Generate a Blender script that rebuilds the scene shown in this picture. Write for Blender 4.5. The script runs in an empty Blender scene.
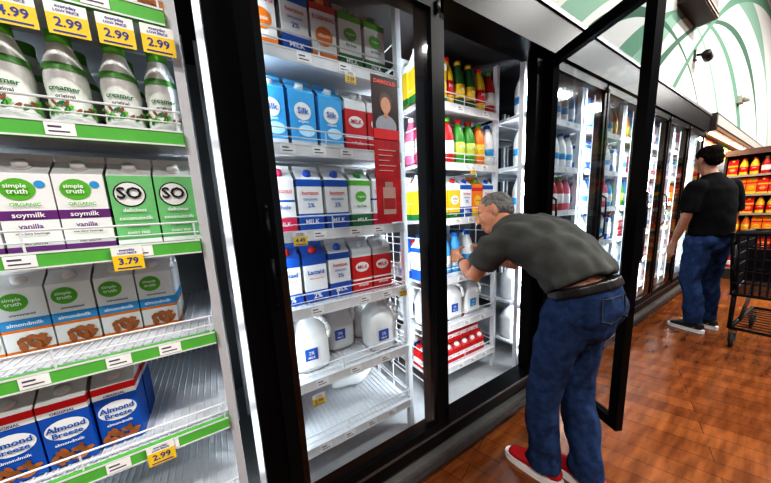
import bpy, math, random
from mathutils import Vector, Matrix, noise
from mathutils.bvhtree import BVHTree
random.seed(4)
scene=bpy.context.scene
COL=scene.collection
# ------------------------------------------------------------------ materials
_m={}
def mat(color,rough=0.45,metal=0.0,var=0.06,scale=30.0,bump=0.0,spec=0.5,emit=0.0):
    key=(tuple(color),rough,metal,var,scale,bump,spec,emit)
    if key in _m: return _m[key]
    m=bpy.data.materials.new("surface"); m.use_nodes=True
    nt=m.node_tree; b=nt.nodes["Principled BSDF"]
    tc=nt.nodes.new("ShaderNodeTexCoord"); n=nt.nodes.new("ShaderNodeTexNoise")
    n.inputs["Scale"].default_value=scale; n.inputs["Detail"].default_value=3
    nt.links.new(tc.outputs["Object"],n.inputs["Vector"])
    r=nt.nodes.new("ShaderNodeValToRGB")
    c=color
    r.color_ramp.elements[0].position=0.3; r.color_ramp.elements[1].position=0.7
    r.color_ramp.elements[0].color=(c[0]*(1-var),c[1]*(1-var),c[2]*(1-var),1)
    r.color_ramp.elements[1].color=(min(1,c[0]*(1+var)),min(1,c[1]*(1+var)),min(1,c[2]*(1+var)),1)
    nt.links.new(n.outputs["Fac"],r.inputs["Fac"]); nt.links.new(r.outputs["Color"],b.inputs["Base Color"])
    b.inputs["Roughness"].default_value=rough; b.inputs["Metallic"].default_value=metal
    b.inputs["Specular IOR Level"].default_value=spec
    if bump>0:
        bp=nt.nodes.new("ShaderNodeBump"); bp.inputs["Strength"].default_value=bump; bp.inputs["Distance"].default_value=0.01
        nt.links.new(n.outputs["Fac"],bp.inputs["Height"]); nt.links.new(bp.outputs["Normal"],b.inputs["Normal"])
    if emit>0:
        b.inputs["Emission Color"].default_value=(c[0],c[1],c[2],1); b.inputs["Emission Strength"].default_value=emit
    _m[key]=m; return m
RACK=mat((0.70,0.72,0.74),0.35,var=0.03)
BLACK=mat((0.004,0.004,0.005),0.35,var=0.2,scale=8,spec=0.12)
BLACKM=mat((0.010,0.010,0.011),0.5,var=0.2,scale=8)
def glass_mat():
    m=bpy.data.materials.new("cooler_glass"); m.use_nodes=True; nt=m.node_tree
    for n in list(nt.nodes): nt.nodes.remove(n)
    o=nt.nodes.new("ShaderNodeOutputMaterial"); mx=nt.nodes.new("ShaderNodeMixShader")
    t=nt.nodes.new("ShaderNodeBsdfTransparent"); t.inputs[0].default_value=(0.91,0.93,0.94,1)
    g=nt.nodes.new("ShaderNodeBsdfGlossy"); g.inputs["Roughness"].default_value=0.03
    nz=nt.nodes.new("ShaderNodeTexNoise"); nz.inputs["Scale"].default_value=3
    lw=nt.nodes.new("ShaderNodeLayerWeight"); lw.inputs[0].default_value=0.5
    pw=nt.nodes.new("ShaderNodeMath"); pw.operation='POWER'; pw.inputs[1].default_value=4.0
    ml=nt.nodes.new("ShaderNodeMath"); ml.operation='MULTIPLY_ADD'; ml.inputs[1].default_value=0.45; ml.inputs[2].default_value=0.05
    mr=nt.nodes.new("ShaderNodeMapRange"); mr.inputs[3].default_value=0.02; mr.inputs[4].default_value=0.09
    nt.links.new(lw.outputs["Facing"],pw.inputs[0]); nt.links.new(pw.outputs[0],ml.inputs[0])
    nt.links.new(nz.outputs["Fac"],mr.inputs[0]); nt.links.new(mr.outputs[0],g.inputs["Roughness"])
    nt.links.new(ml.outputs[0],mx.inputs[0]); nt.links.new(t.outputs[0],mx.inputs[1]); nt.links.new(g.outputs[0],mx.inputs[2])
    nt.links.new(mx.outputs[0],o.inputs[0]); return m
GLASS=glass_mat()
# ------------------------------------------------------------------ objects
def obj(name,mesh,parent=None,loc=(0,0,0),rot=(0,0,0),label=None,category=None,group=None,kind=None):
    o=bpy.data.objects.new(name,mesh); COL.objects.link(o)
    o.location=loc; o.rotation_euler=rot
    if parent is not None: o.parent=parent
    if label: o["label"]=label
    if category: o["category"]=category
    if group: o["group"]=group
    if kind: o["kind"]=kind
    return o
_txt={}
def text_geo(s):
    if s in _txt: return _txt[s]
    c=bpy.data.curves.new("t",'FONT'); c.body=s; c.size=1; c.align_x='CENTER'; c.align_y='CENTER'; c.resolution_u=2; c.offset=0.018
    o=bpy.data.objects.new("t",c); COL.objects.link(o); bpy.context.view_layer.update()
    me=bpy.data.meshes.new_from_object(o.evaluated_get(bpy.context.evaluated_depsgraph_get()))
    r=([v.co.copy() for v in me.vertices],[tuple(p.vertices) for p in me.polygons])
    bpy.data.objects.remove(o); bpy.data.meshes.remove(me); bpy.data.curves.remove(c)
    _txt[s]=r; return r
class MB:
    def __init__(s): s.v=[]; s.f=[]; s.m=[]; s.mats=[]; s.sm=[]
    def mi(s,m):
        if m not in s.mats: s.mats.append(m)
        return s.mats.index(m)
    def add(s,vs,fs,m,smooth=False):
        b=len(s.v); k=s.mi(m); s.v+= [Vector(v) for v in vs]
        for f in fs: s.f.append(tuple(b+i for i in f)); s.m.append(k); s.sm.append(smooth)
    def box(s,x0,x1,y0,y1,z0,z1,m):
        s.add([(x0,y0,z0),(x1,y0,z0),(x1,y1,z0),(x0,y1,z0),(x0,y0,z1),(x1,y0,z1),(x1,y1,z1),(x0,y1,z1)],
          [(0,3,2,1),(4,5,6,7),(0,1,5,4),(1,2,6,5),(2,3,7,6),(3,0,4,7)],m)
    def rod(s,p0,p1,r,m,n=6,r1=None):
        p0=Vector(p0);p1=Vector(p1); t=(p1-p0).normalized(); a=t.orthogonal().normalized(); b=t.cross(a)
        if r1 is None: r1=r
        vs=[];
        for p,rr in ((p0,r),(p1,r1)):
            for i in range(n):
                q=2*math.pi*i/n; vs.append(p+a*math.cos(q)*rr+b*math.sin(q)*rr)
        fs=[(i,(i+1)%n,n+(i+1)%n,n+i) for i in range(n)]+[tuple(range(n))[::-1],tuple(range(n,2*n))]
        s.add(vs,fs,m,n>6)
    def path(s,pts,r,m,n=8):
        for a,b in zip(pts,pts[1:]): s.rod(a,b,r,m,n)
    def lathe(s,prof,m,n=20,c=(0,0),sq=2.0,caps=True):
        vs=[]
        for r,z in prof:
            for i in range(n):
                q=2*math.pi*i/n; cx=math.cos(q); sy=math.sin(q)
                k=(abs(cx)**sq+abs(sy)**sq)**(-1/sq)
                vs.append((c[0]+r*cx*k,c[1]+r*sy*k,z))
        fs=[]
        for j in range(len(prof)-1):
            for i in range(n): fs.append((j*n+i,j*n+(i+1)%n,(j+1)*n+(i+1)%n,(j+1)*n+i))
        s.add(vs,fs,m,True)
        if caps:
            L=(len(prof)-1)*n
            b=len(s.v)-len(vs)
            s.f.append(tuple(b+i for i in range(n))[::-1]); s.m.append(s.mi(m)); s.sm.append(False)
            s.f.append(tuple(b+L+i for i in range(n))); s.m.append(s.mi(m)); s.sm.append(False)
    def disc(s,x,z,y,rx,rz,m,n=20,rot=0):
        vs=[]
        for i in range(n):
            q=2*math.pi*i/n; a=rx*math.cos(q); b=rz*math.sin(q)
            vs.append((x+a*math.cos(rot)-b*math.sin(rot),y,z+a*math.sin(rot)+b*math.cos(rot)))
        s.add(vs,[tuple(range(n))],m)
    def text(s,t,x,z,y,size,m,rot=0,sx=1.0,wrap=None):
        vs,fs=text_geo(t); c=math.cos(rot); d=math.sin(rot); out=[]
        for v in vs:
            a=v.x*size*sx; b=v.y*size
            X=x+a*c-b*d; Z=z+a*d+b*c
            if wrap:
                out.append((wrap*math.sin(X/wrap),-wrap*math.cos(X/wrap),Z))
            else: out.append((X,y,Z))
        s.add(out,fs,m)
    def mesh(s,name="part"):
        me=bpy.data.meshes.new(name); me.from_pydata([tuple(v) for v in s.v],[],s.f)
        for m in s.mats: me.materials.append(m)
        me.polygons.foreach_set("material_index",s.m); me.polygons.foreach_set("use_smooth",s.sm)
        me.update(); return me
# ------------------------------------------------------------------ camera
f=270.0; PP=(385.5,256.0)
Xc=Vector((820-PP[0],190-PP[1],f)).normalized()
bdn=((820-PP[0])*83+f*f)/66.0
Zc=-Vector((83,bdn,f)).normalized()
Yc=Zc.cross(Xc)
right=Vector((Xc[0],Yc[0],Zc[0])); down=Vector((Xc[1],Yc[1],Zc[1])); fwd=Vector((Xc[2],Yc[2],Zc[2]))
R=Matrix((right,-down,-fwd)).transposed()
cam=bpy.data.cameras.new("camera"); camo=bpy.data.objects.new("camera",cam); COL.objects.link(camo)
camo.matrix_world=Matrix.Translation((0,0,1.30))@R.to_4x4()
cam.sensor_width=36; cam.lens=f/771*36; cam.clip_start=0.02; cam.shift_y=(PP[1]-241.5)/771
scene.camera=camo
scene.view_settings.view_transform='Standard'
try: scene.view_settings.look='High Contrast'
except Exception: pass
# ------------------------------------------------------------------ room shell
def node_floor():
    m=bpy.data.materials.new("wood_floor"); m.use_nodes=True; nt=m.node_tree; b=nt.nodes["Principled BSDF"]
    tc=nt.nodes.new("ShaderNodeTexCoord"); mp=nt.nodes.new("ShaderNodeMapping"); mp.inputs["Rotation"].default_value=(0,0,math.radians(72))
    br=nt.nodes.new("ShaderNodeTexBrick"); br.inputs["Scale"].default_value=1.0
    br.inputs["Brick Width"].default_value=0.95; br.inputs["Row Height"].default_value=0.105; br.inputs["Mortar Size"].default_value=0.0012
    br.inputs["Color1"].default_value=(0.23,0.088,0.030,1); br.inputs["Color2"].default_value=(0.15,0.052,0.018,1); br.inputs["Mortar"].default_value=(0.05,0.018,0.008,1)
    nz=nt.nodes.new("ShaderNodeTexNoise"); nz.inputs["Scale"].default_value=4; nz.inputs["Detail"].default_value=8
    mp2=nt.nodes.new("ShaderNodeMapping"); mp2.inputs["Scale"].default_value=(1.0,6.0,1.0); mp2.inputs["Rotation"].default_value=(0,0,math.radians(72))
    mx=nt.nodes.new("ShaderNodeMix"); mx.data_type='RGBA'; mx.blend_type='MULTIPLY'; mx.inputs[0].default_value=0.75
    rp=nt.nodes.new("ShaderNodeValToRGB"); rp.color_ramp.elements[0].position=0.33; rp.color_ramp.elements[0].color=(0.5,0.42,0.37,1); rp.color_ramp.elements[1].position=0.68; rp.color_ramp.elements[1].color=(1.4,1.3,1.2,1)
    nt.links.new(tc.outputs["Object"],mp.inputs[0]); nt.links.new(mp.outputs[0],br.inputs["Vector"])
    nt.links.new(tc.outputs["Object"],mp2.inputs[0]); nt.links.new(mp2.outputs[0],nz.inputs["Vector"])
    nt.links.new(nz.outputs["Fac"],rp.inputs[0]); nt.links.new(br.outputs["Color"],mx.inputs[6]); nt.links.new(rp.outputs[0],mx.inputs[7])
    nt.links.new(mx.outputs[2],b.inputs["Base Color"]); b.inputs["Roughness"].default_value=0.17
    bp=nt.nodes.new("ShaderNodeBump"); bp.inputs["Strength"].default_value=0.10; bp.inputs["Distance"].default_value=0.003
    nt.links.new(nz.outputs["Fac"],bp.inputs["Height"]); nt.links.new(bp.outputs[0],b.inputs["Normal"])
    return m
def node_wall():
    m=bpy.data.materials.new("painted_wall_with_green_arcs"); m.use_nodes=True; nt=m.node_tree; b=nt.nodes["Principled BSDF"]
    tc=nt.nodes.new("ShaderNodeTexCoord"); sp=nt.nodes.new("ShaderNodeSeparateXYZ"); nt.links.new(tc.outputs["Object"],sp.inputs[0])
    def M(op,a,b2=None):
        n=nt.nodes.new("ShaderNodeMath"); n.operation=op
        for i,q in enumerate((a,b2)):
            if q is None: continue
            if isinstance(q,(int,float)): n.inputs[i].default_value=q
            else: nt.links.new(q,n.inputs[i])
        return n.outputs[0]
    base=(0.50,0.51,0.49,1)
    last=None
    DGc=(0.06,0.13,0.09); MG=(0.12,0.24,0.17); LG=(0.20,0.33,0.26)
    rings=[(5.9,-1.6,5.0,0.10,MG),(8.6,-4.0,8.35,0.14,LG),(3.9,0.2,2.72,0.05,DGc),(7.6,-3.0,6.75,0.07,DGc),(4.4,-0.6,3.85,0.08,LG),(11.0,-5.0,10.0,0.10,MG)]
    for cx,cz,r,w,c in rings:
        dx=M('SUBTRACT',sp.outputs[0],cx); dz=M('SUBTRACT',sp.outputs[2],cz)
        d=M('SQRT',M('ADD',M('MULTIPLY',dx,dx),M('MULTIPLY',dz,dz)))
        ww=M('MULTIPLY',M('ADD',M('SINE',M('MULTIPLY',sp.outputs[0],0.9)),1.6),w*0.42)
        k=M('LESS_THAN',M('ABSOLUTE',M('SUBTRACT',d,r)),ww)
        mx=nt.nodes.new("ShaderNodeMix"); mx.data_type='RGBA'; nt.links.new(k,mx.inputs[0])
        if last is None: mx.inputs[6].default_value=base
        else: nt.links.new(last,mx.inputs[6])
        mx.inputs[7].default_value=(*c,1); last=mx.outputs[2]
    nt.links.new(last,b.inputs["Base Color"]); b.inputs["Roughness"].default_value=0.8; b.inputs["Specular IOR Level"].default_value=.1
    return m
def struct(name,x0,x1,y0,y1,z0,z1,m):
    b=MB(); b.box(x0,x1,y0,y1,z0,z1,m); obj(name,b.mesh(),kind="structure")
struct("floor",-4,20,-5,3,-0.1,0,node_floor())
struct("wall_back",-4,20,0.96,1.10,2.38,5.2,node_wall())
struct("wall_cooler_rear",-4,20,2.05,2.15,0,2.38,mat((0.05,0.05,0.055),0.7))
struct("wall_end",19.8,20,-5,0.96,0,5.2,mat((0.45,0.41,0.34),0.7))
struct("ceiling",-4,20,-5,1.1,5.2,5.3,mat((0.7,0.7,0.68),0.8))
# ------------------------------------------------------------------ refrigerated case row
case=obj("refrigerated_case",None,label="long row of black-framed glass-door refrigerated cases along the wall",category="refrigerated case")
XA,XE=-0.95,5.62
ZT=2.11
mull=[(-0.86,-0.74),(0.045,0.185),(0.785,0.90),(1.60,1.745),(2.41,2.48),(3.17,3.24),(3.93,4.00),(4.69,4.76),(5.46,5.58)]
b=MB(); b.box(XA,XE,0.86,1.0,ZT,2.33,BLACK); b.box(XA,XE,0.852,0.86,2.305,2.33,mat((0.12,0.12,0.12),0.4,0.8)); obj("header",b.mesh(),case)
b=MB(); b.box(XA,XE,0.86,0.96,0.17,0.245,BLACK); b.box(XA,XE,0.855,0.86,0.235,0.245,mat((0.15,0.15,0.15),0.3,0.8)); obj("sill",b.mesh(),case)
b=MB(); b.box(XA,XE,0.885,1.98,0.0,0.17,mat((0.08,0.07,0.065),0.45)); obj("kickplate",b.mesh(),case)
b=MB(); BUMP=mat((0.14,0.135,0.13),0.35,0.3)
b.box(XA,XE,0.835,0.885,0.085,0.15,BUMP); b.box(XA,XE,0.825,0.835,0.10,0.135,mat((0.05,0.05,0.05),0.4)); obj("bumper_rail",b.mesh(),case)
b=MB(); b.box(XA,XE,1.93,1.97,0.17,2.3,mat((0.12,0.125,0.13),0.6)); obj("back_panel",b.mesh(),case)
b=MB(); b.box(XA,XE,1.0,1.93,2.15,2.3,mat((0.03,0.03,0.033),0.7)); obj("top_panel",b.mesh(),case)
b=MB(); b.box(XA,XE,1.0,1.93,0.17,0.19,mat((0.35,0.36,0.37),0.5)); obj("floor_panel",b.mesh(),case)
for xx in (XA,XE-0.03):
    b=MB(); b.box(xx,xx+0.03,0.9,1.93,0.19,2.15,mat((0.3,0.31,0.32),0.5)); obj("end_panel",b.mesh(),case)
LED=mat((0.9,0.96,1.0),0.5,emit=1.2)
for i,(a,c) in enumerate(mull):
    yb=0.955 if i<4 else 0.93
    b=MB(); b.box(a,c,0.90,yb,0.245,ZT,BLACK); obj("mullion",b.mesh(),case)
    mid=(a+c)/2
    b=MB(); b.box(mid-0.012,mid+0.012,yb,yb+0.013,0.3,2.05,LED); obj("light_strip",b.mesh(),case)
    L=bpy.data.lights.new("case_light",'AREA'); L.shape='RECTANGLE'; L.size=0.03; L.size_y=1.75; L.energy=(10,9,12,12,11,11,11,11,11)[i]; L.color=(0.87,0.945,1.0)
    lo=bpy.data.objects.new("case_light",L); COL.objects.link(lo); lo.location=(mid,yb+0.017,1.18); lo.rotation_euler=(math.radians(90),0,0)
HM=mat((0.02,0.02,0.022),0.3,spec=.3)
def door(hx,width,rot,lab=None,dep=0.035,st=0.042,ho=.028):
    z0,z1=0.235,2.10
    b=MB()
    b.box(-st,0,-dep,0,z0,z1,BLACK); b.box(-width,-width+st,-dep,0,z0,z1,BLACK)
    b.box(-width+st,-st,-dep,0,z0,z0+0.05,BLACK); b.box(-width+st,-st,-dep,0,z1-0.05,z1,BLACK)
    d=obj("door",b.mesh(),case,loc=(hx,0.895,0),rot=(0,0,rot),label=lab)
    b=MB(); b.box(-width+st,-st,-dep*.65,-dep*.45,z0+0.05,z1-0.05,GLASS); obj("glass_pane",b.mesh(),d)
    b=MB(); hxx=-width+0.02
    b.path([(hxx,-dep,1.02),(hxx,-dep-ho,1.04),(hxx,-dep-ho-.003,1.18),(hxx,-dep-ho,1.32),(hxx,-dep,1.34)],0.006,HM if ho>.015 else BLACK,10); obj("handle",b.mesh(),d)
    b=MB(); b.rod((-0.01,-dep-.008,z1-0.06),(-0.01,-dep-.008,z1-0.02),0.008,mat((0.1,0.1,0.1),0.4,0.9),10); obj("hinge",b.mesh(),d)
    return d
d1=door(0.835,0.72,0,"closed glass door with a red sticker",ho=.008)
d2=door(1.70,0.56,math.radians(64.6),"glass door swung open into the aisle")
for hx in (2.44,3.20,3.96,4.72,5.50): door(hx,0.735 if hx>2.5 else 0.70,0,None,0.022,0.030)
# red sticker on door 1
st=MB(); RED=mat((0.40,0.015,0.02),0.35); DRED=mat((0.26,0.010,0.015),0.35,var=.35,scale=18); st.box(-0.055,0.055,-0.002,0,0,0.51,DRED)
st.box(-0.055,0.055,-0.003,-0.002,0.33,0.51,mat((0.03,0.02,0.02),0.3)); TXW=mat((0.85,0.85,0.85),0.5); TXD=mat((0.35,0.2,0.18),0.5)
st.text("DARIGOLD",0,0.490,-0.0042,0.018,mat((0.75,0.1,0.08),0.4))
# printed portrait: shoulders, neck, face, hair
st.disc(0,0.345,-0.0036,0.045,0.038,mat((0.20,0.22,0.26),0.5)); st.box(-.055,.055,-.0040,-.0036,.30,.335,RED)
st.disc(0,0.425,-0.0040,0.028,0.034,mat((0.05,0.03,0.02),0.5)); st.box(-.009,.009,-.0042,-.0040,.375,.40,mat((.33,.17,.10),.5)); st.disc(0,0.415,-0.0046,0.021,0.028,mat((0.38,0.20,0.12),0.5))
for k in range(5): st.box(-0.040,0.036-(k%3)*.014,-0.0036,-0.002,0.26-k*.018,0.264-k*.018,TXD)
st.box(-0.028,0.028,-0.0036,-0.002,0.03,0.13,mat((0.30,0.20,0.18),0.4)); st.box(-0.018,0.018,-0.0036,-0.002,0.13,0.15,mat((0.25,0.16,0.14),0.4)); st.box(-0.026,0.026,-0.0042,-0.0036,0.05,0.09,mat((0.22,0.02,0.02),.4))
obj("advertising_sticker",st.mesh(),loc=(0.575,0.872,1.26),label="narrow red advertising sticker with a portrait on the cooler door",category="sticker")
# ------------------------------------------------------------------ shelving racks
LEV=[1.83,1.53,1.23,0.94,0.64,0.35]
LEV2=[1.83,1.53,1.23,0.89,0.60,0.33]
DECK=mat((0.64,0.66,0.69),0.4,var=0.05,scale=60)
GREEN=mat((0.12,0.45,0.08),0.4); RAILW=mat((0.70,0.71,0.72),0.4); LABW=mat((0.85,0.85,0.83),0.5); LABT=mat((0.08,0.08,0.12),0.5)
def rack(x0,x1,yf,levels,railmat,lab,detail=True):
    root=obj("shelving_rack",None,loc=((x0+x1)/2,yf,0.19),label=lab,category="shelving",group="white wire racks inside the cooler")
    oz=0.19
    h=(x1-x0)/2
    for sx in (-1,1):
        for yy in (0.0,0.62):
            b=MB(); xa=sx*h; xb=sx*(h-0.024); b.box(min(xa,xb),max(xa,xb),yy,yy+0.028,0,1.93,RACK)
            obj("upright",b.mesh(),root)
        if detail:
            b=MB(); xm=sx*(h-0.012)
            for k in range(19):
                z=0.1+k*0.095; b.rod((xm,0.028,z),(xm,0.62,z),0.003,RACK)
            for y in (0.16,0.31,0.46): b.rod((xm,y,0.1),(xm,y,1.81),0.003,RACK)
            obj("side_wire",b.mesh(),root)
    for L in levels:
        z=L-oz; a=-h+0.026; c=h-0.026
        b=MB(); b.box(a,c,0.004,0.64,z-0.005,z+0.012,DECK)
        n=int((c-a)/0.022)
        for k in range(n):
            x=a+0.01+k*0.022; b.rod((x,0.006,z+0.014),(x,0.64,z+0.014),0.0028,RACK,5)
        for yy in (0.2,0.42): b.box(a,c,yy,yy+0.006,z-0.012,z-0.005,RACK)
        s=obj("shelf",b.mesh(),root)
        b=MB(); b.box(a,c,-0.012,0.004,z-0.022,z+0.018,railmat)
        b.box(a,c,-0.0135,-0.012,z+0.013,z+0.018,RAILW); b.box(a,c,-0.0135,-0.012,z-0.022,z-0.018,RAILW)
        x=a+0.04+random.random()*0.05
        while x<c-0.08:
            w=0.05; b.box(x,x+w,-0.0142,-0.012,z-0.016,z+0.012,LABW); b.box(x+0.006,x+w*0.55,-0.0148,-0.0142,z+0.001,z+0.005,LABT); b.box(x+0.006,x+w-0.010,-0.0148,-0.0142,z-0.009,z-0.006,LABT)
            x+=random.choice([0.11,0.15,0.21])
        obj("price_rail",b.mesh(),s)
        if detail:
            b=MB()
            b.rod((a,-0.006,z+0.068),(c,-0.006,z+0.068),0.003,RACK); b.rod((a,-0.006,z+0.040),(c,-0.006,z+0.040),0.002,RACK)
            for x in (a+0.01,(a+c)/2,c-0.01): b.rod((x,-0.004,z+0.01),(x,-0.006,z+0.069),0.0025,RACK)
            for x in (a+0.002,c-0.002): b.path([(x,-0.006,z+0.068),(x,0.3,z+0.075),(x,0.3,z)],0.0022,RACK,6)
            obj("front_guard",b.mesh(),s)
    return root
rack(-0.74,-0.012,0.98,LEV,GREEN,"white shelving rack with green price rails holding plant milks")
rack(0.028,0.752,1.0,LEV,RAILW,"white shelving rack with cartons and milk jugs")
rack(0.93,1.555,1.10,LEV2,RAILW,"white shelving rack behind the open glass door")
rackx=[(1.62,2.37),(2.40,3.14),(3.17,3.90),(3.93,4.66),(4.69,5.42)]
YF=0.985
for a,c in rackx: rack(a,c,YF,LEV,RAILW,"white shelving rack filled with milk behind closed glass",False)
# ------------------------------------------------------------------ products
W=0.092
CW=mat((0.78,0.79,0.78),0.35,var=0.02)
def col(c,r=0.4): return mat(c,r,var=0.05)
def carton_mesh(base,gable,w=W,h=0.185):
    b=MB(); q=w/2; g=h+0.038; t=h+0.052
    b.box(-q,q,-q,q,0,h,base)
    vs=[(-q,-q,h),(q,-q,h),(q,q,h),(-q,q,h),(-q,0,g),(q,0,g),(-q+0.02,0,h+0.022),(q-0.02,0,h+0.022)]
    b.add(vs,[(0,1,5,4),(2,3,4,5),(3,0,6),(0,4,6),(4,3,6),(1,2,7),(2,5,7),(5,1,7)],gable)
    b.box(-q,q,-0.002,0.002,g-0.002,t,gable)
    return b.mesh("carton_body")
def cap_mesh(m,w=W,h=0.185,r=0.014):
    b=MB(); ang=math.atan2(0.038,w/2); c=Vector((0,-w/4,h+0.019)); nrm=Vector((0,-math.sin(ang),math.cos(ang)))
    b.rod(c,c+nrm*0.014,r,m,18); b.rod(c,c+nrm*0.004,r*1.15,m,18); return b.mesh("cap")
def label_mesh(bands=(),discs=(),texts=(),w=W,extra=None):
    b=MB(); q=w/2
    for z0,z1,m in bands:
        e=0.0006; b.box(-q-e,q+e,-q-e,q+e,z0,z1,m)
    k=0
    for x,z,rx,rz,m in discs:
        k+=1; b.disc(x,z,-q-0.0008-0.0002*k,rx,rz,m)
    for t,x,z,s,m in texts: b.text(t,x,z,-q-0.0045,s,m)
    if extra: extra(b,q)
    return b.mesh("printed_label")
def almonds(z0,zr,seed,c1=(0.36,0.13,0.04),n=16):
    def fn(b,q):
        rr=random.Random(seed)
        for k in range(n):
            x=rr.uniform(-q+0.012,q-0.012); z=z0+rr.random()*zr*(1-abs(x)/q*0.4)
            sh=rr.uniform(0.7,1.3); b.disc(x,z,-q-0.0012-0.0002*k,0.012,0.0065,mat((c1[0]*sh,c1[1]*sh,c1[2]*sh),0.5),12,rr.uniform(0,3))
    return fn
P={}
def defcarton(key,base,gable,capc,label,w=W,h=0.185,name="milk_carton",lab=""):
    P[key]=dict(name=name,main=carton_mesh(base,gable,w,h),kids=[("cap",cap_mesh(capc,w,h)),("printed_label",label)],label=lab,category="carton",w=w)
G=col((0.13,0.45,0.05)); PU=col((0.16,0.04,0.20)); BL=col((0.01,0.10,0.42)); DB=col((0.01,0.03,0.16)); LB=col((0.05,0.32,0.62)); RD=col((0.55,0.015,0.02)); OR=col((0.75,0.22,0.02)); YE=col((0.75,0.5,0.03)); BK=col((0.015,0.015,0.015)); BR=col((0.25,0.1,0.04)); DG=col((0.02,0.16,0.04)); PK=col((0.7,0.12,0.22))
tw=TXW
defcarton("soy",CW,CW,CW,label_mesh([(0.0,0.012,PU),(0.076,0.098,PU)],[(-0.008,0.148,0.028,0.026,G)],[("simple",-0.010,0.156,0.014,tw),("truth",-0.008,0.143,0.016,tw),("ORGANIC",0.0,0.112,0.011,G),("soymilk",0,0.087,0.017,tw),("vanilla",0,0.060,0.016,PU),("non-dairy beverage",0,0.043,0.007,BK),("HALF GALLON",0,0.018,0.006,BK)],extra=lambda b,q:b.disc(0.028,0.16,-q-0.0012,0.009,0.009,LB)),lab="white gable-top carton with green circle logo and purple band")
GC=col((0.20,0.52,0.22))
defcarton("soc",GC,CW,CW,label_mesh([(0.0,0.012,CW)],[(-0.005,0.135,0.034,0.034,BK),(-0.005,0.135,0.031,0.031,CW)],[("SO",-0.005,0.137,0.042,BK),("delicious",0.0,0.092,0.014,tw),("coconutmilk",0,0.070,0.014,tw),("ORIGINAL",0,0.050,0.011,BK),("DAIRY FREE",0,0.030,0.009,tw)]),lab="green gable-top carton with large round lettering")
defcarton("alm",CW,CW,CW,label_mesh([(0.070,0.098,LB),(0.062,0.070,OR),(0.0,0.008,OR)],[(-0.012,0.148,0.027,0.025,G)],[("simple",-0.013,0.156,0.013,tw),("truth",-0.012,0.143,0.015,tw),("almondmilk",0.0,0.084,0.0145,tw),("unsweetened",0,0.112,0.009,BK)],extra=almonds(0.014,0.034,3)),lab="white gable-top carton with green circle logo, blue band and almonds")
defcarton("breeze",BL,CW,CW,label_mesh([(0.165,0.185,RD),(0.150,0.165,CW)],[(0,0.105,0.042,0.03,CW)],[("Almond",0,0.112,0.023,BL),("Breeze",0,0.093,0.021,BL),("almondmilk",0,0.066,0.012,tw),("ORIGINAL",0,0.157,0.010,DB)],extra=almonds(0.012,0.036,5,n=18)),lab="blue gable-top almond milk carton with white oval and red top")
defcarton("lact",CW,BL,col((0.6,0.02,0.02)),label_mesh([(0.15,0.185,BL),(0.0,0.045,BL)],[],[("Lactaid",0,0.120,0.024,BL),("100% lactose free",0,0.095,0.008,RD),("2%",0,0.024,0.03,tw)]),lab="white and blue lactose-free milk carton")
defcarton("red",RD,CW,CW,label_mesh([(0.155,0.185,CW),(0.05,0.058,CW)],[(0,0.11,0.033,0.022,CW)],[("MILK",0,0.11,0.022,RD),("whole",0,0.03,0.02,tw)]),lab="red milk carton with white oval")
defcarton("sky",col((0.06,0.38,0.72)),col((0.1,0.45,0.78)),CW,label_mesh([(0.0,0.02,CW)],[(0,0.12,0.03,0.03,CW),(0.01,0.055,0.03,0.02,col((0.5,0.75,0.9)))],[("Silk",0,0.12,0.028,BL),("organic",0,0.085,0.013,tw)]),lab="sky blue gable-top carton")
defcarton("pinkw",CW,CW,col((0.7,0.05,0.15)),label_mesh([(0.0,0.05,col((0.6,0.03,0.10))),(0.105,0.112,BL)],[],[("DARIGOLD",0,0.14,0.015,RD),("Whole",0,0.085,0.02,BL),("MILK",0,0.025,0.022,tw)]),lab="white milk carton with crimson lower band")
defcarton("bluew",CW,CW,col((0.02,0.1,0.5)),label_mesh([(0.0,0.06,BL),(0.16,0.185,BL)],[],[("horizon",0,0.135,0.02,RD),("ORGANIC",0,0.112,0.012,BL),("2%",0,0.09,0.022,BL),("MILK",0,0.03,0.024,tw)]),lab="white milk carton with blue bands")
defcarton("greenw",CW,CW,col((0.05,0.35,0.05)),label_mesh([(0.0,0.05,DG),(0.165,0.185,G)],[(0,0.12,0.026,0.022,G)],[("organic",0,0.12,0.013,tw),("fat free",0,0.082,0.015,DG),("MILK",0,0.025,0.022,tw)]),lab="white milk carton with green bands")
defcarton("yel",YE,CW,RD,label_mesh([(0.0,0.03,DG),(0.155,0.185,CW)],[(0,0.10,0.034,0.026,CW)],[("PURE",0,0.106,0.018,DG),("orange",0,0.09,0.013,OR),("59 OZ",0,0.014,0.01,tw)]),lab="yellow orange-juice carton with red cap")
defcarton("redj",RD,RD,YE,label_mesh([(0.0,0.03,YE),(0.13,0.15,YE)],[(0,0.085,0.03,0.03,OR)],[("juice",0,0.085,0.02,tw)]),name="juice_carton",lab="red juice carton with orange circle")
defcarton("orj",OR,OR,G,label_mesh([(0.0,0.04,YE),(0.15,0.17,RD)],[(0,0.095,0.03,0.03,YE)],[("orange",0,0.095,0.016,RD)]),name="juice_carton",lab="orange juice carton with yellow circle")
defcarton("trop",CW,RD,OR,label_mesh([(0.0,0.03,OR),(0.165,0.185,RD)],[(0,0.085,0.032,0.032,OR)],[("EGGNOG",0,0.14,0.019,RD),("classic",0,0.085,0.018,tw)]),lab="white and red gable-top carton with orange circle")
defcarton("small",RD,RD,CW,label_mesh([(0.03,0.055,CW)],[],[("milk",0,0.042,0.016,RD)],w=0.065),w=0.065,h=0.085,lab="small red half-pint carton")
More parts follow.
